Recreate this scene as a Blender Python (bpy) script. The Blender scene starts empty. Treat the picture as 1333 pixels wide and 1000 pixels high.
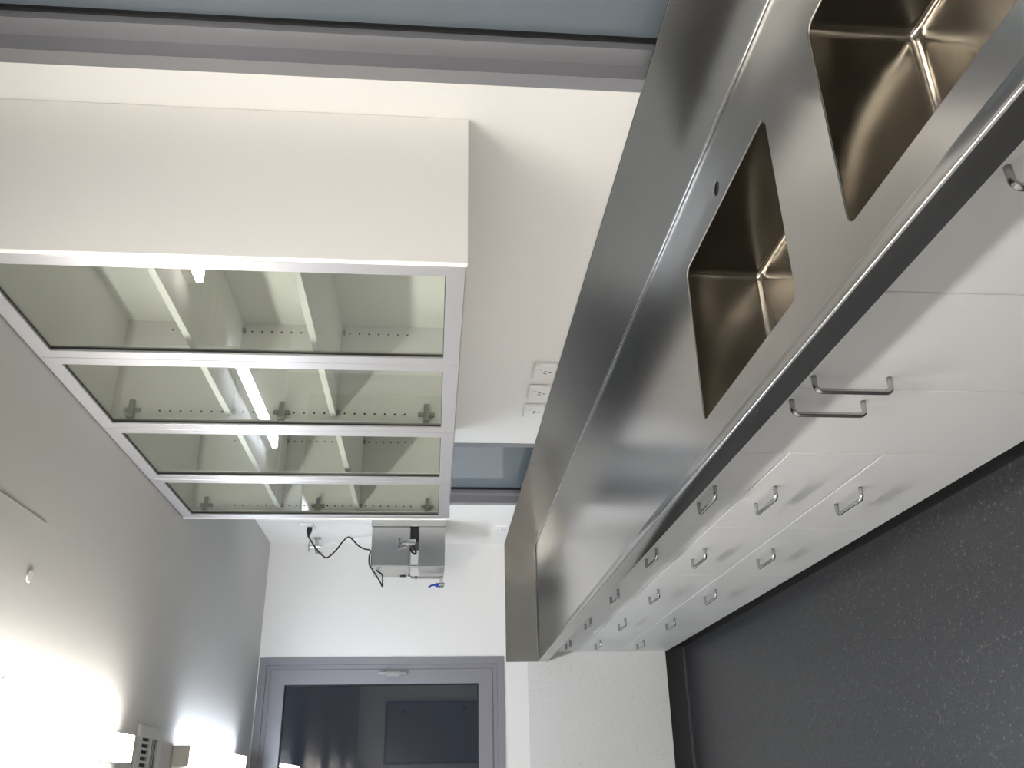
import bpy, bmesh, math, random
from mathutils import Vector, Matrix
random.seed(4)
S = bpy.context.scene
COL = S.collection

# ------------------------------------------------------------------ camera
# the photograph was taken with the phone turned on its side: the real "up" points to the left of the picture
CX, CZ, YAW, PIT, ROL, FPX = -1.4182, 1.544, 24.9457, -4.8745, 1.08, 1137.38
a, t, r = (math.radians(v) for v in (YAW, PIT, ROL))
FW = Vector((math.sin(a)*math.cos(t), math.cos(a)*math.cos(t), math.sin(t)))
RT = Vector((math.cos(a), -math.sin(a), 0)); UP = RT.cross(FW)
RT2 = math.cos(r)*RT + math.sin(r)*UP
UP2 = -math.sin(r)*RT + math.cos(r)*UP
cam_d = bpy.data.cameras.new('camera'); cam = bpy.data.objects.new('camera', cam_d); COL.objects.link(cam)
m = Matrix((-UP2, RT2, -FW)).transposed().to_4x4(); m.translation = Vector((CX, 0, CZ))
cam.matrix_world = m
cam_d.sensor_fit = 'HORIZONTAL'; cam_d.sensor_width = 36; cam_d.lens = FPX*36/1333; cam_d.clip_start = .02
S.camera = cam

# ------------------------------------------------------------------ world (night outside) and exposure
w = bpy.data.worlds.new('world'); S.world = w; w.use_nodes = True
w.node_tree.nodes['Background'].inputs[0].default_value = (.010, .012, .016, 1)
w.node_tree.nodes['Background'].inputs[1].default_value = 1
S.view_settings.view_transform = 'Standard'; S.view_settings.look = 'None'
S.view_settings.exposure = 2.8; S.view_settings.gamma = 1; S.view_settings.use_curve_mapping = False
LAMP = 14.0
WARM, COOL = (1, .955, .885), (.82, .90, 1)

# ------------------------------------------------------------------ dimensions (metres)
H, D, XL, YN = 2.563, 5.471, -2.75, -2.3      # ceiling, far wall, left wall, near wall; right wall is x = 0
BZ, HS, XB, XD = .9, .2, -.7243, -.6684        # bench height, splashback height, bench front, cabinet front
ZK, XK = .1085, -.645
DC, ZC = -.3961, 1.4837                        # wall cabinet front plane and underside
YC0, YC1 = 1.5875, 3.558

# ------------------------------------------------------------------ materials
def mat(name, col, rough=.5, metal=0, spec=.5, bump=None, coat=0):
    M = bpy.data.materials.new(name); M.use_nodes = True
    b = M.node_tree.nodes['Principled BSDF']
    b.inputs['Base Color'].default_value = (*col, 1); b.inputs['Roughness'].default_value = rough
    b.inputs['Metallic'].default_value = metal; b.inputs['Specular IOR Level'].default_value = spec
    b.inputs['Coat Weight'].default_value = coat
    if bump:
        sc, st, stretch = bump
        N = M.node_tree.nodes; L = M.node_tree.links
        tc = N.new('ShaderNodeTexCoord'); mp = N.new('ShaderNodeMapping'); mp.inputs['Scale'].default_value = stretch
        nz = N.new('ShaderNodeTexNoise'); nz.inputs['Scale'].default_value = sc; nz.inputs['Detail'].default_value = 3
        bp = N.new('ShaderNodeBump'); bp.inputs['Strength'].default_value = st; bp.inputs['Distance'].default_value = .001
        L.new(tc.outputs['Object'], mp.inputs[0]); L.new(mp.outputs[0], nz.inputs[0])
        L.new(nz.outputs[0], bp.inputs['Height']); L.new(bp.outputs[0], b.inputs['Normal'])
    return M

def steel(name, col, rough, tangent=None, aniso=0, var=.03):
    """brushed stainless: reflections smear along the tangent, across the brushing"""
    M = mat(name, col, rough, 1)
    N = M.node_tree.nodes; L = M.node_tree.links; b = N['Principled BSDF']
    tc = N.new('ShaderNodeTexCoord')
    n2 = N.new('ShaderNodeTexNoise'); n2.inputs['Scale'].default_value = 4; n2.inputs['Detail'].default_value = 3
    mr = N.new('ShaderNodeMapRange'); mr.inputs[1].default_value = .3; mr.inputs[2].default_value = .7
    mr.inputs[3].default_value = rough-var; mr.inputs[4].default_value = rough+var
    L.new(tc.outputs['Object'], n2.inputs[0]); L.new(n2.outputs[0], mr.inputs[0]); L.new(mr.outputs[0], b.inputs['Roughness'])
    if tangent:
        c = N.new('ShaderNodeCombineXYZ')
        for k in range(3): c.inputs[k].default_value = tangent[k]
        L.new(c.outputs[0], b.inputs['Tangent']); b.inputs['Anisotropic'].default_value = aniso
    return M

def flecked(name, base, flecks, rough, scale, thr):
    """vinyl with small flecks: flecks = list of (colour, chance)"""
    M = mat(name, base, rough)
    N = M.node_tree.nodes; L = M.node_tree.links; b = N['Principled BSDF']
    tc = N.new('ShaderNodeTexCoord'); prev = None
    for i, (col, ch) in enumerate(flecks):
        mp = N.new('ShaderNodeMapping'); mp.inputs['Location'].default_value = (i*3.7, i*1.3, i*.7)
        mp.inputs['Rotation'].default_value = (.3*i, .2*i, .9*i)
        v = N.new('ShaderNodeTexVoronoi'); v.inputs['Scale'].default_value = scale*(1+.25*i)
        lt = N.new('ShaderNodeMath'); lt.operation = 'LESS_THAN'; lt.inputs[1].default_value = thr
        sp = N.new('ShaderNodeSeparateColor')
        l2 = N.new('ShaderNodeMath'); l2.operation = 'LESS_THAN'; l2.inputs[1].default_value = ch
        mu = N.new('ShaderNodeMath'); mu.operation = 'MULTIPLY'
        mx = N.new('ShaderNodeMix'); mx.data_type = 'RGBA'
        nz = N.new('ShaderNodeTexNoise'); nz.inputs['Scale'].default_value = scale*1.4; nz.inputs['Detail'].default_value = 1
        vm = N.new('ShaderNodeVectorMath'); vm.operation = 'MULTIPLY_ADD'; vm.inputs[1].default_value = (.9/scale,)*3
        L.new(tc.outputs['Object'], nz.inputs[0]); L.new(nz.outputs['Color'], vm.inputs[0]); L.new(tc.outputs['Object'], vm.inputs[2])
        L.new(vm.outputs[0], mp.inputs[0]); L.new(mp.outputs[0], v.inputs[0])
        vary = N.new('ShaderNodeMapRange'); vary.inputs[3].default_value = thr*.45; vary.inputs[4].default_value = thr*1.5
        L.new(sp.outputs[1], vary.inputs[0]); L.new(vary.outputs[0], lt.inputs[1])
        L.new(v.outputs['Distance'], lt.inputs[0]); L.new(v.outputs['Color'], sp.inputs[0]); L.new(sp.outputs[0], l2.inputs[0])
        L.new(lt.outputs[0], mu.inputs[0]); L.new(l2.outputs[0], mu.inputs[1]); L.new(mu.outputs[0], mx.inputs[0])
        if prev is None: mx.inputs[6].default_value = (*base, 1)
        else: L.new(prev, mx.inputs[6])
        mx.inputs[7].default_value = (*col, 1); prev = mx.outputs[2]
    L.new(prev, b.inputs['Base Color'])
    return M

def glass(name, tint, ior=1.5, rough=0.0):
    """thin sheet glass: tinted see-through plus a fresnel mirror"""
    M = bpy.data.materials.new(name); M.use_nodes = True
    N = M.node_tree.nodes; L = M.node_tree.links; N.clear()
    o = N.new('ShaderNodeOutputMaterial'); mx = N.new('ShaderNodeMixShader'); fr = N.new('ShaderNodeFresnel')
    tr = N.new('ShaderNodeBsdfTransparent'); gl = N.new('ShaderNodeBsdfGlossy')
    fr.inputs[0].default_value = ior; tr.inputs[0].default_value = (*tint, 1); gl.inputs['Roughness'].default_value = rough
    gl.inputs[0].default_value = (1, 1, 1, 1)
    geo = N.new('ShaderNodeNewGeometry')
    ad = N.new('ShaderNodeMath'); ad.operation = 'SUBTRACT'; ad.inputs[0].default_value = 1
    mu = N.new('ShaderNodeMath'); mu.operation = 'MULTIPLY'        # reflect on the outer face only; inner face just tints
    L.new(geo.outputs['Backfacing'], ad.inputs[1]); L.new(fr.outputs[0], mu.inputs[0]); L.new(ad.outputs[0], mu.inputs[1])
    L.new(mu.outputs[0], mx.inputs[0]); L.new(tr.outputs[0], mx.inputs[1]); L.new(gl.outputs[0], mx.inputs[2]); L.new(mx.outputs[0], o.inputs[0])
    return M

def emit(name, col, s):
    M = bpy.data.materials.new(name); M.use_nodes = True
    N = M.node_tree.nodes; b = N['Principled BSDF']
    b.inputs['Base Color'].default_value = (.9, .9, .9, 1); b.inputs['Emission Color'].default_value = (*col, 1)
    b.inputs['Emission Strength'].default_value = s
    return M

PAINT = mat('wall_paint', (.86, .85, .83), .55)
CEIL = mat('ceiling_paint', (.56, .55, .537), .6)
LAM = mat('white_laminate', (.80, .79, .765), .42)
DRAWER = mat('drawer_laminate', (.70, .71, .715), .40)
ALU = mat('silver_anodised_aluminium', (.46, .46, .48), .42, .55)
WALU = mat('window_aluminium', (.30, .30, .32), .42, .45)
WALU3 = mat('grey_window_aluminium', (.27, .27, .30), .42, .35)
BLACK = mat('black_rubber', (.012, .012, .013), .5)
SKIRT = mat('black_vinyl_skirting', (.009, .009, .010), .6)
WELD = mat('grey_weld_strip', (.075, .075, .08), .5)
STEEL = steel('brushed_stainless_bench', (.55, .54, .527), .195, (1, 0, 0), .65, var=.004)
STEELF = steel('brushed_stainless_edge', (.46, .455, .445), .22)
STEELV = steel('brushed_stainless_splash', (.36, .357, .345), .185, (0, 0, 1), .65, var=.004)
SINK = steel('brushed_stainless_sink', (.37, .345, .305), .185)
STILL = steel('brushed_stainless_still', (.52, .52, .50), .30)
CHROME = mat('chrome', (.50, .50, .50), .12, 1)
HANDLE = mat('satin_nickel', (.50, .50, .495), .2, 1)
PLATE = mat('white_plastic', (.86, .86, .85), .35)
DARK = mat('dark_slot', (.02, .02, .02), .6)
BLUE = mat('blue_plastic', (.01, .06, .42), .35)
HINGE = mat('nickel_hinge', (.42, .42, .40), .3, 1)
FLOOR = flecked('speckled_charcoal_vinyl', (.024, .0245, .027), [((.085, .084, .083), .24), ((.036, .037, .040), .7), ((.012, .012, .014), .5)], .42, 105, .36)
CLAD = flecked('speckled_pale_vinyl', (.72, .72, .705), [((.58, .56, .51), .35), ((.76, .75, .72), .5), ((.32, .29, .25), .06)], .5, 95, .19)
FILM = mat('blue_grey_backed_glass', (.145, .175, .20), .06, 0, .5)
NIGHT = glass('dark_window_glass', (.55, .56, .58), 1.55)
CGLASS = glass('green_tinted_cabinet_glass', (.85, .87, .847), 1.55)
LW = emit('warm_diffuser', WARM, LAMP); LC = emit('cool_diffuser', COOL, LAMP*.72)
ENDCAP = mat('cream_end_cap', (.60, .58, .52), .5)
VENT = mat('grey_white_vent', (.62, .61, .60), .45)

# ------------------------------------------------------------------ mesh helpers
def box(bm, x0, x1, y0, y1, z0, z1, bevel=0, seg=1):
    mt = Matrix.Translation(((x0+x1)/2, (y0+y1)/2, (z0+z1)/2)) @ Matrix.Diagonal((abs(x1-x0), abs(y1-y0), abs(z1-z0), 1))
    vs = bmesh.ops.create_cube(bm, size=1, matrix=mt)['verts']
    if bevel:
        es = list({e for v in vs for e in v.link_edges})
        bmesh.ops.bevel(bm, geom=es, offset=bevel, segments=seg, affect='EDGES', profile=.5)

def cyl(bm, p, q, r0, r1=None, n=20):
    p, q = Vector(p), Vector(q); d = q-p
    mt = Matrix.Translation((p+q)/2) @ d.to_track_quat('Z', 'Y').to_matrix().to_4x4()
    bmesh.ops.create_cone(bm, cap_ends=True, segments=n, radius1=r0, radius2=r0 if r1 is None else r1, depth=d.length, matrix=mt)

def tube(bm, pts, rad, n=10):
    pts = [Vector(p) for p in pts]; rings = []
    ref = None
    for i, p in enumerate(pts):
        d = (pts[min(i+1, len(pts)-1)]-pts[max(i-1, 0)]).normalized()
        if ref is None:
            ref = d.orthogonal().normalized()
        ref = (ref - d*ref.dot(d)).normalized(); bi = d.cross(ref)
        rings.append([bm.verts.new(p + rad*(math.cos(2*math.pi*k/n)*ref + math.sin(2*math.pi*k/n)*bi)) for k in range(n)])
    for A, B in zip(rings, rings[1:]):
        for k in range(n): bm.faces.new((A[k], A[(k+1) % n], B[(k+1) % n], B[k]))
    bm.faces.new(rings[0][::-1]); bm.faces.new(rings[-1])

def spline(pts, k=8):
    P = [Vector(p) for p in pts]; P = [2*P[0]-P[1]]+P+[2*P[-1]-P[-2]]; out = []
    for i in range(1, len(P)-2):
        for j in range(k):
            u = j/k; a_, b_, c_, d_ = P[i-1:i+3]
            out.append(.5*((2*b_)+(-a_+c_)*u+(2*a_-5*b_+4*c_-d_)*u*u+(-a_+3*b_-3*c_+d_)*u**3))
    return out+[P[-2]]

def sweep(bm, prof, y0, y1, axis='y'):
    """open profile of (x, z) points run along y (or of (y, z) points run along x)"""
    f = (lambda p, s: (p[0], s, p[1])) if axis == 'y' else (lambda p, s: (s, p[0], p[1]))
    A = [bm.verts.new(f(p, y0)) for p in prof]; B = [bm.verts.new(f(p, y1)) for p in prof]
    for i in range(len(prof)-1): bm.faces.new((A[i], A[i+1], B[i+1], B[i]))

def rrect(x0, x1, y0, y1, rad, n=6):
    out = []
    for cx, cy, a0 in ((x1-rad, y1-rad, 0), (x0+rad, y1-rad, 90), (x0+rad, y0+rad, 180), (x1-rad, y0+rad, 270)):
        for k in range(n+1):
            th = math.radians(a0+90*k/n); out.append((cx+rad*math.cos(th), cy+rad*math.sin(th)))
    return out

def obj(name, bm, material, parent=None, smooth=False, origin=None):
    bmesh.ops.recalc_face_normals(bm, faces=bm.faces)
    me = bpy.data.meshes.new(name); bm.to_mesh(me); bm.free(); me.materials.append(material)
    if smooth:
        me.shade_smooth()
        me.set_sharp_from_angle(angle=math.radians(40))
    o = bpy.data.objects.new(name, me); COL.objects.link(o)
    if parent: o.parent = parent; o.matrix_parent_inverse = Matrix.Identity(4)
    if parent and parent.type == 'EMPTY' and parent.get('world_built'):
        o.location = -Vector(parent.location)
    return o

def tag(o, label=None, cat=None, group=None, kind=None):
    if label: o['label'] = label
    if cat: o['category'] = cat
    if group: o['group'] = group
    if kind: o['kind'] = kind
    return o

def thing(name, loc, label, cat, group=None, kind=None):
    """Empty at the base of a thing; its parts are modelled in world coordinates and shifted back"""
    e = bpy.data.objects.new(name, None); COL.objects.link(e); e.location = loc; e.empty_display_size = .05
    e['world_built'] = 1
    return tag(e, label, cat, group, kind)

def new(): return bmesh.new()
def B(name, material, parent, *boxes, bevel=0, smooth=False):
    bm = new()
    for b in boxes: box(bm, *b, bevel=bevel)
    return obj(name, bm, material, parent, smooth)

def copy_tree(o, parent=None, **kw):
    c = o.copy(); COL.objects.link(c)
    if parent: c.parent = parent; c.matrix_parent_inverse = o.matrix_parent_inverse
    for ch in list(o.children): copy_tree(ch, c)
    return c

def sub(name, bm, material, parent, smooth=False):
    """part of a mesh part: both carry world-built coordinates, so no further shift"""
    o = obj(name, bm, material, None, smooth); o.parent = parent
    return o

# ------------------------------------------------------------------ the room
W1 = (-1.2, 1.4755, .96, 2.556); W2 = (3.687, 4.62, .96, 2.5)
W3 = (-1.95, -.690, 1.113, 2.556)
fl = B('floor', FLOOR, None, (XL-.1, .12, YN-.1, D+.12, -.1, 0)); tag(fl, 'charcoal vinyl floor with fine pale specks', 'floor', kind='structure')
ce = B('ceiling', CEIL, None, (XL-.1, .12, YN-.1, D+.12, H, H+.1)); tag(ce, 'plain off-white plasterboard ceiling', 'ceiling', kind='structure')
wr = B('wall_right', PAINT, None, (0, .12, YN, W1[0], 0, H), (0, .12, W1[0], W1[1], 0, W1[2]), (0, .12, W1[0], W1[1], W1[3], H),
       (0, .12, W1[1], W2[0], 0, H), (0, .12, W2[0], W2[1], 0, W2[2]), (0, .12, W2[0], W2[1], W2[3], H), (0, .12, W2[1], D, 0, H))
tag(wr, 'white painted wall behind the steel bench and glass cabinets', 'wall', kind='structure')
wf = B('wall_far', PAINT, None, (W3[1], .12, D, D+.12, 0, H), (XL-.1, W3[0], D, D+.12, 0, H), (W3[0], W3[1], D, D+.12, 0, W3[2]), (W3[0], W3[1], D, D+.12, W3[3], H))
tag(wf, 'white end wall with the dark window and speckled vinyl dado', 'wall', kind='structure')
cl = B('vinyl_dado', CLAD, wf, (XL, -.6, D-.003, D, .11, .9717)); tag(cl, 'pale speckled vinyl dado')
wl = B('wall_left', PAINT, None, (XL-.1, XL, YN, D, 0, H)); tag(wl, 'plain white painted wall opposite the bench', 'wall', kind='structure')
wn = B('wall_near', PAINT, None, (XL-.1, .12, YN-.1, YN, 0, H)); tag(wn, 'plain white wall facing the dark window', 'wall', kind='structure')
# ceiling joint and two flush caps
B('joint', mat('joint_shadow', (.22, .20, .18), .8), ce, (-.7615, -.7585, 1.2, 2.333, H-.0008, H+.01))
CAP = mat('cap_paint', (.66, .65, .63), .45)
for x, y in ((-.908, 2.303), (-1.168, 2.29)):
    bm = new(); cyl(bm, (x, y, H), (x, y, H-.003), .017, .015, 24); obj('cap', bm, CAP, ce, True)
# skirtings
bm = new(); sweep(bm, [(D-.0005, .1185), (D-.004, .1185), (D-.004, .012), (D-.007, .005), (D-.014, .001), (D-.014, 0)], XL, XK, 'x')
bf = obj('baseboard_far', bm, SKIRT, None, True); tag(bf, 'black coved vinyl skirting along the end wall', 'skirting', kind='structure')
B('weld_strip', WELD, bf, (XL, XK-.02, D-.024, D-.0145, .0005, .003))
bm = new(); sweep(bm, [(XK+.02, ZK-.002), (XK, ZK-.002), (XK, 0)], -.36, D-.004)
tag(obj('baseboard_right', bm, SKIRT, None, True), 'black coved toe kick under the base cabinets', 'skirting', kind='structure')
tag(B('baseboard_left', SKIRT, None, (XL, XL+.004, YN, D-.01, .001, .118)), 'black vinyl skirting along the wall opposite the bench', 'skirting', kind='structure')

# ------------------------------------------------------------------ windows
def rect_ring(bm, axis, y0, y1, z0, z1, wd, x0, x1):
    """frame ring in the y-z plane (axis 'x') or x-z plane (axis 'y'), depth x0..x1, member width wd"""
    for A0, A1, Z0, Z1 in ((y0, y0+wd, z0, z1), (y1-wd, y1, z0, z1), (y0+wd, y1-wd, z0, z0+wd), (y0+wd, y1-wd, z1-wd, z1)):
        if axis == 'x': box(bm, x0, x1, A0, A1, Z0, Z1)
        else: box(bm, A0, A1, x0, x1, Z0, Z1)

def side_window(name, win, label):
    y0, y1, z0, z1 = win; z0 += .001
    e = thing(name, (0, (y0+y1)/2, z0), label, 'window', kind='structure')
    bm = new(); rect_ring(bm, 'x', y0, y1, z0, z1, .039, -.003, .09); obj('frame', bm, WALU, e)
    bm = new(); rect_ring(bm, 'x', y0+.039, y1-.039, z0+.0, z1-.039, .047, .037, .09); obj('inner_frame', bm, WALU, e)
    bm = new(); rect_ring(bm, 'x', y0+.086, y1-.086, z0+.04, z1-.086, .007, .055, .085); obj('gasket', bm, BLACK, e)
    B('pane', FILM, e, (.066, .074, y0+.09, y1-.09, z0+.045, z1-.09))
side_window('window_1', W1, 'grey aluminium framed window at the sink end of the bench')
side_window('window_2', W2, 'grey aluminium framed window half hidden behind the glass cabinets')

e = thing('window_3', ((W3[0]+W3[1])/2, D, W3[2]), 'wide grey framed dark window in the end wall', 'window', kind='structure')
bm = new(); rect_ring(bm, 'y', W3[0], W3[1], W3[2], W3[3], .042, D-.006, D+.09); obj('frame', bm, WALU3, e)
bm = new(); rect_ring(bm, 'y', W3[0]+.043, W3[1]-.043, W3[2]+.043, W3[3]-.043, .026, D+.004, D+.09); obj('inner_frame', bm, WALU3, e)
bm = new(); rect_ring(bm, 'y', W3[0]+.071, W3[1]-.071, W3[2]+.071, W3[3]-.071, .082, D-.002, D+.05); sash = obj('sash', bm, WALU3, e)
bm = new(); rect_ring(bm, 'y', W3[0]+.151, W3[1]-.151, W3[2]+.151, W3[3]-.151, .008, D+.002, D+.03); sub('gasket', bm, BLACK, sash)
bm = new(); box(bm, W3[0]+.156, W3[1]-.156, D+.018, D+.024, W3[2]+.156, W3[3]-.156); sub('pane', bm, NIGHT, sash)
bm = new()
box(bm, -.800, -.770, D-.012, D-.002, 1.735, 1.82, .003)
vs0 = len(bm.verts); box(bm, -.792, -.778, D-.030, D-.012, 1.69, 1.86, .004)
for v in list(bm.verts)[vs0:]:
    if v.co.z < 1.73: v.co.y += .004
    if v.co.z > 1.82: v.co.y -= .012
obj('latch', bm, ALU, e)

# ------------------------------------------------------------------ ceiling lights and vent
def light(y0, y1, warm, label, strength=1):
    x0, x1 = -1.318, -1.238
    e = thing('ceiling_light', ((x0+x1)/2, (y0+y1)/2, H-.065), label, 'light', 'linear ceiling lights in a row')
    B('base', PLATE, e, (x0+.001, x1-.001, y0+.018, y1-.018, H-.039, H))
    bm = new(); box(bm, x0, x1, y0+.018, y1-.018, H-.065, H-.0395)
    es = [ed for ed in bm.edges if abs(ed.verts[0].co.y-ed.verts[1].co.y) > .5 and ed.verts[0].co.z < H-.06]
    bmesh.ops.bevel(bm, geom=es, offset=.014, segments=4, affect='EDGES', profile=.5)
    obj('diffuser', bm, LW if warm else LC, e)
    for yy in (y0, y1-.018):
        B('end_cap', ENDCAP, e, (x0-.001, x1+.001, yy, yy+.018, H-.066, H), bevel=.003)
light(-1.9, -.7, True, 'unseen linear ceiling light added behind the camera to brighten the near end')  # unseen extra light, continues the row to brighten the near part
light(0.05, 1.25, True, 'linear ceiling light out over the sink end of the room')
light(1.95, 3.15, True, 'warm white linear ceiling light ending just short of the ceiling vent')
light(3.85, 5.05, False, 'cool white linear ceiling light between the vent and the end wall')

vx0, vx1, vy0, vy1 = -1.50, -1.19, 3.36, 3.65
e = thing('ceiling_vent', ((vx0+vx1)/2, (vy0+vy1)/2, H), 'square louvred air vent in the ceiling between two linear lights', 'vent')
bm = new()
for q in ((vx0, vx0+.04, vy0, vy1), (vx1-.04, vx1, vy0, vy1), (vx0+.04, vx1-.04, vy0, vy0+.045), (vx0+.04, vx1-.04, vy1-.05, vy1), (vx0+.04, vx1-.04, vy0+.135, vy0+.16)):
    box(bm, *q, H-.012, H-.0005, .002)
obj('frame', bm, VENT, e)
B('backing', DARK, e, (vx0+.03, vx1-.03, vy0+.03, vy1-.03, H-.003, H-.0008))
sx = vx1-.052
while sx > vx0+.045:
    bm = new(); box(bm, sx-.008, sx, vy0+.045, vy0+.135, H-.011, H-.0032); obj('slat', bm, VENT, e); sx -= .021
for k in range(4):
    yy = vy0+.166+k*.017
    bm = new(); box(bm, vx0+.04, vx1-.04, yy, yy+.003, H-.0055, H-.0032); obj('slat', bm, VENT, e)

# ------------------------------------------------------------------ stainless bench
Y0B = -.36
e = thing('steel_bench', (-.36, 2.5, BZ), 'long brushed stainless steel bench top with two sinks and upturned splashback', 'bench')
SINKS = ((-.6221, -.1948, .51, 1.1003), (-.6221, -.1948, 1.3183, 1.909))
XF = -.688
bm = new()
def loop(pts, z):
    vs = [bm.verts.new((x, y, z)) for x, y in pts]
    return [bm.edges.new((vs[i], vs[(i+1) % len(vs)])) for i in range(len(vs))]
eds = loop([(XF, Y0B), (-.014, Y0B), (-.014, D-.014), (XF, D-.014)], BZ)
for s in SINKS: eds += loop(rrect(*s, .022, 6), BZ)
HOLE = (-.150, 1.618, .017)
eds += loop([(HOLE[0]+HOLE[2]*math.cos(k*math.pi/10), HOLE[1]+HOLE[2]*math.sin(k*math.pi/10)) for k in range(20)], BZ)
bmesh.ops.triangle_fill(bm, use_beauty=True, use_dissolve=False, edges=eds, normal=(0, 0, 1))
for f in bm.faces:
    if f.normal.z < 0: f.normal_flip()
me = bpy.data.meshes.new('worktop'); bm.to_mesh(me); bm.free(); me.materials.append(STEEL)
wt = bpy.data.objects.new('worktop', me); COL.objects.link(wt); wt.parent = e; wt.location = -e.location
bm = new()
sweep(bm, [(XF, BZ), (-.692, BZ+.0005), (-.700, BZ+.0030), (-.716, BZ+.0050), (-.7205, BZ+.0052), (-.7228, BZ+.0042), (-.7239, BZ+.0024), (XB, BZ), (XB, .852), (-.7232, .8485), (-.7205, .848), (-.700, .848)], Y0B, D-.003)
obj('front_edge', bm, STEELF, e, True)
cove = lambda s: [(s*.014, BZ), (s*.0105, BZ+.0006), (s*.007, BZ+.0022), (s*.0045, BZ+.0050), (s*.004, BZ+.009), (s*.004, BZ+HS-.001), (s*.003, BZ+HS), (s*.0002, BZ+HS)]
bm = new(); sweep(bm, cove(-1), Y0B, D-.004); obj('splashback', bm, STEELV, e, True)
bm = new(); sweep(bm, [(D+y, z) for y, z in cove(-1)], XB, -.004, 'x'); obj('end_splashback', bm, STEELV, e, True)
for (x0, x1, y0, y1) in SINKS:
    bm = new(); R0, dep, rf = .022, .200, .020
    prof = [(0, 0), (.0012, -.0004), (.002, -.0016), (.0022, -.004)]
    prof += [(.0022+.004*k/3, -.004-(dep-rf-.004)*k/3) for k in (1, 2, 3)]
    prof += [(.0062+rf*(1-math.cos(k*math.pi/12)), -(dep-rf)-rf*math.sin(k*math.pi/12)) for k in range(1, 7)]
    rings = [[bm.verts.new((x, y, BZ+dz)) for x, y in rrect(x0+i, x1-i, y0+i, y1-i, max(R0-i*.3, .008), 6)] for i, dz in prof]
    n = len(rings[0])
    for A, C in zip(rings, rings[1:]):
        for k in range(n): bm.faces.new((A[k], A[(k+1) % n], C[(k+1) % n], C[k]))
    bm.faces.new(rings[-1])
    for f in bm.faces: f.normal_update()
    me = bpy.data.meshes.new('sink_bowl'); bm.to_mesh(me); bm.free(); me.materials.append(SINK); me.shade_smooth()
    so = bpy.data.objects.new('sink_bowl', me); COL.objects.link(so); so.parent = e; so.location = -e.location
bm = new(); cyl(bm, (HOLE[0], HOLE[1], BZ-.02), (HOLE[0], HOLE[1], BZ-.003), HOLE[2]); obj('tap_hole', bm, BLACK, e)

# ------------------------------------------------------------------ base cabinets
def d_handle(vertical):
    """bent bar pull, 160 mm between feet, standing 35 mm off the front (towards -x); origin at the middle of the feet"""
    bm = new(); h, o_, rr = .08, .034, .012; pts = [(0, -h, 0), (-o_+rr, -h, 0)]
    pts += [(-o_+rr-rr*math.sin(k*math.pi/10), -h+rr*(1-math.cos(k*math.pi/10)), 0) for k in range(1, 6)]
    pts += [(p[0], -p[1], 0) for p in pts[::-1]]
    if vertical: pts = [(x, 0, y) for x, y, z in pts]
    tube(bm, pts, .0058, 10)
    me = bpy.data.meshes.new('handle'); bmesh.ops.recalc_face_normals(bm, faces=bm.faces); bm.to_mesh(me); bm.free()
    me.materials.append(HANDLE); me.shade_smooth(); return me
HV, HH = d_handle(True), d_handle(False)

def carcass(y0, y1, e):
    g = .0008
    B('body', LAM, e, (XD+.019, -.006, y0+g, y0+.017, ZK, .893), (XD+.019, -.006, y1-.017, y1-g, ZK, .893),
      (XD+.019, -.006, y0+.017, y1-.017, ZK, ZK+.016), (-.016, -.006, y0+.017, y1-.017, ZK+.016, .66), (XD+.019, XD+.035, y0+.017, y1-.017, .842, .893))

def front(name, e, y0, y1, z0, z1, hy, hz, me):
    bm = new(); box(bm, XD, XD+.018, y0+.0016, y1-.0016, z0+.0016, z1-.0016, .0014)
    f = obj(name, bm, DRAWER, e)
    h = bpy.data.objects.new('handle', me); COL.objects.link(h); h.parent = f; h.location = (XD+.0005, hy, hz)
    return f

def sink_cabinet(y0, ym, y1, label):
    e = thing('base_cabinet', (-.33, (y0+y1)/2, ZK), label, 'cabinet', 'two-door base cabinets under the sinks')
    carcass(y0, y1, e)
    front('door', e, y0, ym, ZK, .842, ym-.060, .703, HV)
    front('door', e, ym, y1, ZK, .842, ym+.060, .703, HV)
sink_cabinet(-.34, .05, .438, 'white two-door base cabinet at the near end of the steel bench')
sink_cabinet(.438, .826, 1.2142, 'white two-door base cabinet under the sink closest to the side window')
sink_cabinet(1.2142, 1.606, 1.9906, 'white two-door base cabinet between the drawers and the other sink cabinet')
WB = .688
for i, lab in enumerate(('white three-drawer base unit next to the two-door sink cabinet', 'second white three-drawer base unit from the sink cabinets',
                         'middle white three-drawer base unit of the row of five', 'fourth white three-drawer base unit from the sink cabinets',
                         'last white three-drawer base unit, against the speckled end wall')):
    y0 = 1.9906+i*WB; y1 = y0+WB; yc = (y0+y1)/2
    e = thing('drawer_unit', (-.33, yc, ZK), lab, 'drawers', 'three-drawer base units along the bench')
    carcass(y0, y1, e)
    for z0, z1, hz in ((.663, .842, .775), (.4144, .663, .603), (ZK, .4144, .357)):
        front('drawer', e, y0, y1, z0, z1, yc, hz, HH)
tag(B('filler_panel', DRAWER, None, (XD, XD+.018, 1.9906+5*WB+.001, D-.005, ZK, .842)), 'narrow white filler strip between the last drawers and the end wall', 'panel')

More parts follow.
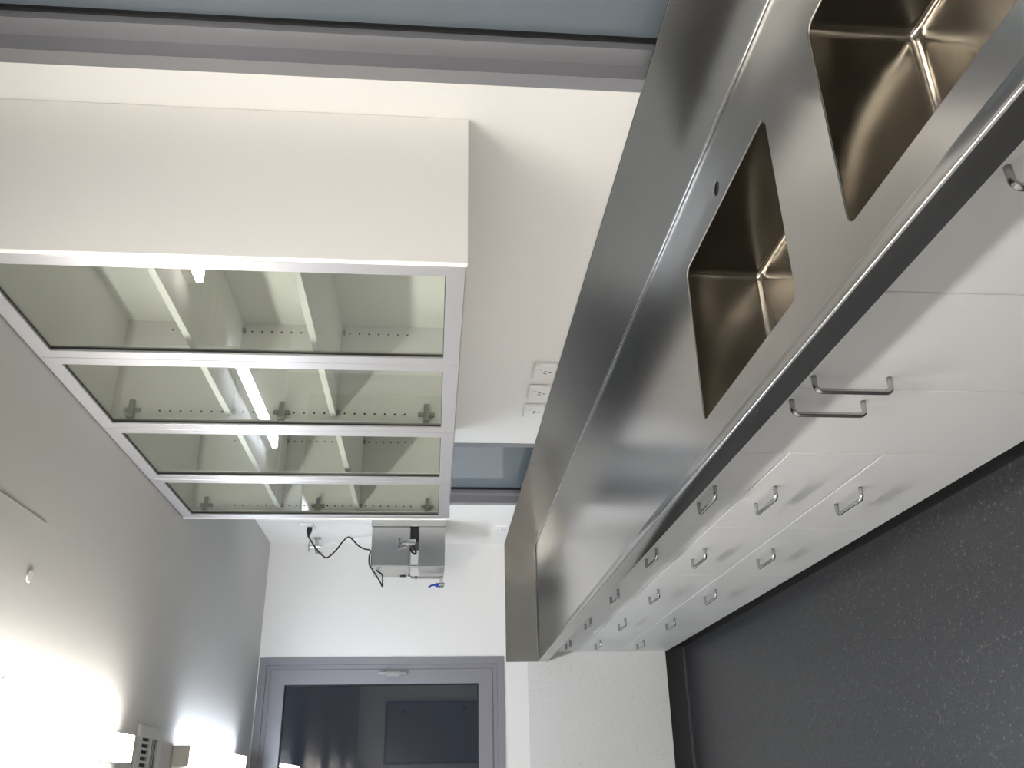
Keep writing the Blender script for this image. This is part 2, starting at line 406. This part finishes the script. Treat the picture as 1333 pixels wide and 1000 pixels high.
# ------------------------------------------------------------------ glass-fronted wall cabinets
YM = (YC0+YC1)/2
ZH = [1.645+.0312*k for k in range(25)]
def wall_cabinet(y0, y1, end_lo, end_hi, label):
    e = thing('wall_cabinet', (-.2, (y0+y1)/2, ZC), label, 'cabinet', 'glass-fronted wall cabinets')
    th = .018; xi = DC+.022; zt = H-.001; g = .0006
    for lo, is_end in ((y0, end_lo), (y1-th, end_hi)):
        B('side_panel', LAM, e, ((DC-.0005) if is_end else xi, -.001, lo+g, lo+th-g, ZC, zt), bevel=.0008)
    i0, i1 = y0+th, y1-th
    B('bottom_panel', LAM, e, (xi, -.001, i0, i1, ZC+.001, ZC+.019)); B('top_panel', LAM, e, (xi, -.001, i0, i1, zt-.025, zt))
    B('back_panel', LAM, e, (-.030, -.022, i0, i1, ZC+.019, zt-.025))
    for zs in (2.190, 1.872):
        s = B('shelf', LAM, e, (DC+.040, -.031, i0+.003, i1-.003, zs-.016, zs+.002), bevel=.001)
    bm = new()
    for z in ZH:
        for x in (-.343, -.060):
            for y, q in ((i0, 1), (i1, -1)): cyl(bm, (x, y-.002*q, z), (x, y+.0008*q, z), .0032, n=8)
    h = obj('pin_holes', bm, DARK, e); h['kind'] = 'stuff'
    bm = new()
    for zs in (2.190, 1.872):
        for x in (-.343, -.060):
            for y, q in ((i0, 1), (i1, -1)): box(bm, x-.007, x+.007, y, y+.012*q, zs-.026, zs-.0165)
    obj('shelf_pegs', bm, HINGE, e)['kind'] = 'stuff'
    # doors
    d0 = y0+(th+.002 if end_lo else .0015); d1 = y1-(th+.002 if end_hi else .0015); dm = (d0+d1)/2
    for a0, a1, hinge in ((d0, dm-.001, 0), (dm+.001, d1, 1)):
        zb, zt2 = ZC+.004, H-.004
        bm = new()
        # mitred frame: one ring of four profiles
        so, si = .038, .042
        O = [(a0, zb), (a1, zb), (a1, zt2), (a0, zt2)]; I = [(a0+so, zb+si), (a1-so, zb+si), (a1-so, zt2-si), (a0+so, zt2-si)]
        ring = lambda P, x: [bm.verts.new((x, y, z)) for y, z in P]
        sh = lambda P, d: [(y+(d if i in (0, 3) else -d), z+(d if i in (0, 1) else -d)) for i, (y, z) in enumerate(P)]
        R = [ring(O, DC+.020), ring(O, DC+.0012), ring(sh(O, .0012), DC), ring(sh(I, -.0008), DC), ring(I, DC+.0008), ring(I, DC+.010), ring(sh(I, -.010), DC+.010), ring(sh(I, -.010), DC+.020)]
        for A, C in zip(R, R[1:]+R[:1]):
            for k in range(4): bm.faces.new((A[k], A[(k+1) % 4], C[(k+1) % 4], C[k]))
        d = obj('door', bm, ALU, e); d['label'] = 'silver aluminium framed glass door'
        bm = new(); box(bm, DC+.0105, DC+.0145, a0+so-.008, a1-so+.008, zb+si-.008, zt2-si+.008); sub('glass_pane', bm, CGLASS, d)
        bm = new(); rect_ring(bm, 'x', a0+so-.0001, a1-so+.0001, zb+si-.0001, zt2-si+.0001, .0022, DC+.0055, DC+.0104); sub('gasket', bm, BLACK, d)
        yp = i1 if hinge else i0; q = -1 if hinge else 1
        for z in (2.475, 2.024, 1.577):
            bm = new()
            box(bm, -.352, -.336, yp, yp+.006*q, z-.026, z+.026, .002)
            for s in (-1, 1): cyl(bm, (-.344, yp+.004*q, z+s*.017), (-.344, yp+.0085*q, z+s*.017), .0055, n=10)
            box(bm, -.372, -.312, yp+.006*q, yp+.018*q, z-.008, z+.008, .002)
            box(bm, -.375, -.366, yp+.004*q, yp+.034*q, z-.010, z+.010, .002)
            obj('hinge', bm, HINGE, e)
wall_cabinet(YC0, YM, True, False, 'white glass-fronted wall cabinet beside the sink-end window, its blank side panel showing')
wall_cabinet(YM, YC1, False, True, 'white glass-fronted wall cabinet next to the steel water still')

# ------------------------------------------------------------------ power outlets
def outlet(y, z, label, wd=.122, hg=.082):
    e = thing('power_outlet', (0, y, z), label, 'outlet', 'white power outlets on the bench wall')
    B('plate', PLATE, e, (-.014, -.0005, y-wd/2, y+wd/2, z-hg/2, z+hg/2), bevel=.003)
    B('switch', PLATE, e, (-.0175, -.014, y-.026, y-.010, z+.010, z+.026), bevel=.001)
    bm = new()
    for s in (-1, 1):
        vs0 = len(bm.verts); box(bm, -.0146, -.012, -.0022, .0022, -.006, .006)
        for v in list(bm.verts)[vs0:]:
            c = v.co.copy(); an = s*.5; v.co = Vector((c.x, y+s*.0085+c.y*math.cos(an)-c.z*math.sin(an), z-.002+c.y*math.sin(an)+c.z*math.cos(an)))
    box(bm, -.0146, -.012, y-.002, y+.002, z-.026, z-.014)
    obj('socket_slots', bm, DARK, e)
    return e
zo = 1.1475
outlet(2.913, zo, 'white power outlet above the splashback, closest to the sinks')
outlet(3.105, zo, 'white power outlet above the splashback, middle one of three')
outlet(3.290, zo, 'white power outlet above the splashback, closest to the half-hidden window')
outlet(5.08, 1.145, 'white power outlet below the steel water still')
outlet(5.06, 2.285, 'white power outlet high on the wall with a black plug in it')

# ------------------------------------------------------------------ water still on the bench wall
SY0, SY1, SXF = 4.93, 5.20, -.272
e = thing('water_still', (0, 5.06, 1.484), 'wall-mounted stainless steel water still with a blue tap and black cord', 'water still')
B('mounting_plate', STILL, e, (-.040, -.0005, SY0-.004, SY1+.004, 1.482, 1.905), bevel=.002)
B('boiler', STILL, e, (SXF, -.0405, SY0, SY1, 1.682, 1.900), bevel=.006)
B('condenser', STILL, e, (SXF, -.0405, SY0, SY1, 1.484, 1.634), bevel=.003)
B('coupling', BLACK, e, (-.125, -.043, SY0+.02, SY1-.05, 1.634, 1.682))
bm = new()
cyl(bm, (-.150, SY0-.002, 1.712), (-.150, SY0-.03, 1.712), .016)
cyl(bm, (-.150, SY0-.026, 1.712), (-.150, SY0-.026, 1.655), .009)
cyl(bm, (-.150, SY0-.04, 1.735), (-.150, SY0-.02, 1.735), .007)
box(bm, -.185, -.115, SY0-.036, SY0-.030, 1.738, 1.750, .002)
cyl(bm, (-.150, SY0-.033, 1.712), (-.150, SY0-.033, 1.74), .006)
cyl(bm, (-.130, SY0-.015, 1.69), (-.130, SY0-.015, 1.65), .012)
obj('inlet_valve', bm, CHROME, e, True)
bm = new(); tube(bm, spline([(-.155, SY0-.026, 1.665), (-.195, SY0-.03, 1.648), (-.205, SY0-.02, 1.655), (-.185, SY0-.012, 1.675), (-.165, SY0-.008, 1.68)]), .006); obj('rubber_hose', bm, BLACK, e, True)
bm = new(); cyl(bm, (-.262, SY0+.03, 1.634), (-.262, SY0+.03, 1.682), .006); obj('steam_pipe', bm, CHROME, e, True)
bm = new(); tube(bm, spline([(-.272, 5.13, 1.69), (-.286, 5.13, 1.684), (-.290, 5.13, 1.66), (-.290, 5.13, 1.58), (-.290, 5.13, 1.508)]), .0065)
cyl(bm, (-.290, 5.13, 1.64), (-.290, 5.13, 1.655), .010); cyl(bm, (-.290, 5.13, 1.51), (-.290, 5.13, 1.49), .010)
obj('outlet_pipe', bm, CHROME, e, True)
bm = new(); cyl(bm, (-.290, 5.13, 1.500), (-.335, 5.12, 1.500), .008); cyl(bm, (-.333, 5.12, 1.515), (-.333, 5.12, 1.482), .012)
cyl(bm, (-.322, 5.12, 1.500), (-.352, 5.12, 1.500), .011); obj('tap_body', bm, CHROME, e, True)
bm = new(); cyl(bm, (-.336, 5.12, 1.513), (-.336, 5.12, 1.535), .013, .010); box(bm, -.348, -.324, 5.108, 5.132, 1.525, 1.532, .002)
tube(bm, spline([(-.336, 5.12, 1.532), (-.336, 5.12, 1.548), (-.340, 5.118, 1.560), (-.350, 5.112, 1.572)]), .0055); obj('tap_lever', bm, BLUE, e, True)
B('switch', DARK, e, (SXF-.006, SXF, 5.155, 5.175, 1.705, 1.742), bevel=.002)
bm = new()
tube(bm, spline([(-.175, SY0+.02, 1.900), (-.21, SY0+.01, 1.910), (-.262, SY0, 1.906), (-.288, SY0+.01, 1.888), (-.345, SY0+.03, 1.848), (-.372, SY0+.05, 1.832), (-.345, SY0+.06, 1.832), (-.305, SY0+.07, 1.836), (-.286, SY0+.08, 1.856), (-.272, SY0+.09, 1.872)]), .0042)
obj('loop_cable', bm, BLACK, e, True)

bm = new(); cyl(bm, (-.0150, 5.062, 2.272), (-.040, 5.055, 2.272), .016, .016); cyl(bm, (-.040, 5.055, 2.272), (-.078, 5.02, 2.268), .014, .006); obj('plug', bm, BLACK, e, True)
bm = new(); tube(bm, spline([(-.070, 5.022, 2.270), (-.095, 5.0, 2.258), (-.161, 4.98, 2.212), (-.205, 4.96, 2.170), (-.214, 4.96, 2.145), (-.177, 4.95, 2.100), (-.120, 4.95, 2.060), (-.100, 4.95, 2.027), (-.146, 4.95, 1.977), (-.166, 4.95, 1.942), (-.172, 4.952, 1.906)]), .0045)
obj('power_cable', bm, BLACK, e, True)

e = thing('wall_tap', (0, 5.34, 2.25), 'small chrome tap on the wall beneath the high power outlet', 'tap')
bm = new(); cyl(bm, (-.0005, 5.34, 2.262), (-.008, 5.34, 2.262), .026); obj('flange', bm, CHROME, e, True)
bm = new(); cyl(bm, (-.008, 5.34, 2.262), (-.075, 5.34, 2.262), .011); cyl(bm, (-.055, 5.34, 2.285), (-.055, 5.34, 2.235), .014)
tube(bm, spline([(-.070, 5.34, 2.262), (-.090, 5.33, 2.258), (-.098, 5.33, 2.238), (-.098, 5.33, 2.222)]), .008); obj('body', bm, CHROME, e, True)
bm = new(); cyl(bm, (-.055, 5.34, 2.285), (-.055, 5.34, 2.302), .008); box(bm, -.085, -.025, 5.333, 5.347, 2.300, 2.310, .002); box(bm, -.062, -.048, 5.31, 5.37, 2.300, 2.310, .002); obj('lever', bm, CHROME, e, True)
bm = new(); tube(bm, spline([(-.055, 5.34, 2.238), (-.055, 5.34, 2.21), (-.030, 5.34, 2.17), (-.018, 5.33, 2.10), (-.020, 5.28, 2.00), (-.022, 5.22, 1.93), (-.022, 5.17, 1.909)]), .005); obj('supply_tube', bm, PLATE, e, True)

# ------------------------------------------------------------------ invented steel door behind the camera, added only to show in reflections
e = thing('reflection_door', (-.75, YN, 0), 'added stainless steel door, a stand-in for reflections in the dark window', 'door', kind='structure')
B('leaf', STILL, e, (-1.05, -.30, YN+.0005, YN+.03, .12, 2.15)); B('frame', WALU3, e, (-1.09, -1.052, YN+.0005, YN+.035, .12, 2.19), (-.298, -.26, YN+.0005, YN+.035, .12, 2.19), (-1.05, -.30, YN+.0005, YN+.035, 2.152, 2.19))
for o in bpy.data.objects:
    if 'world_built' in o: del o['world_built']
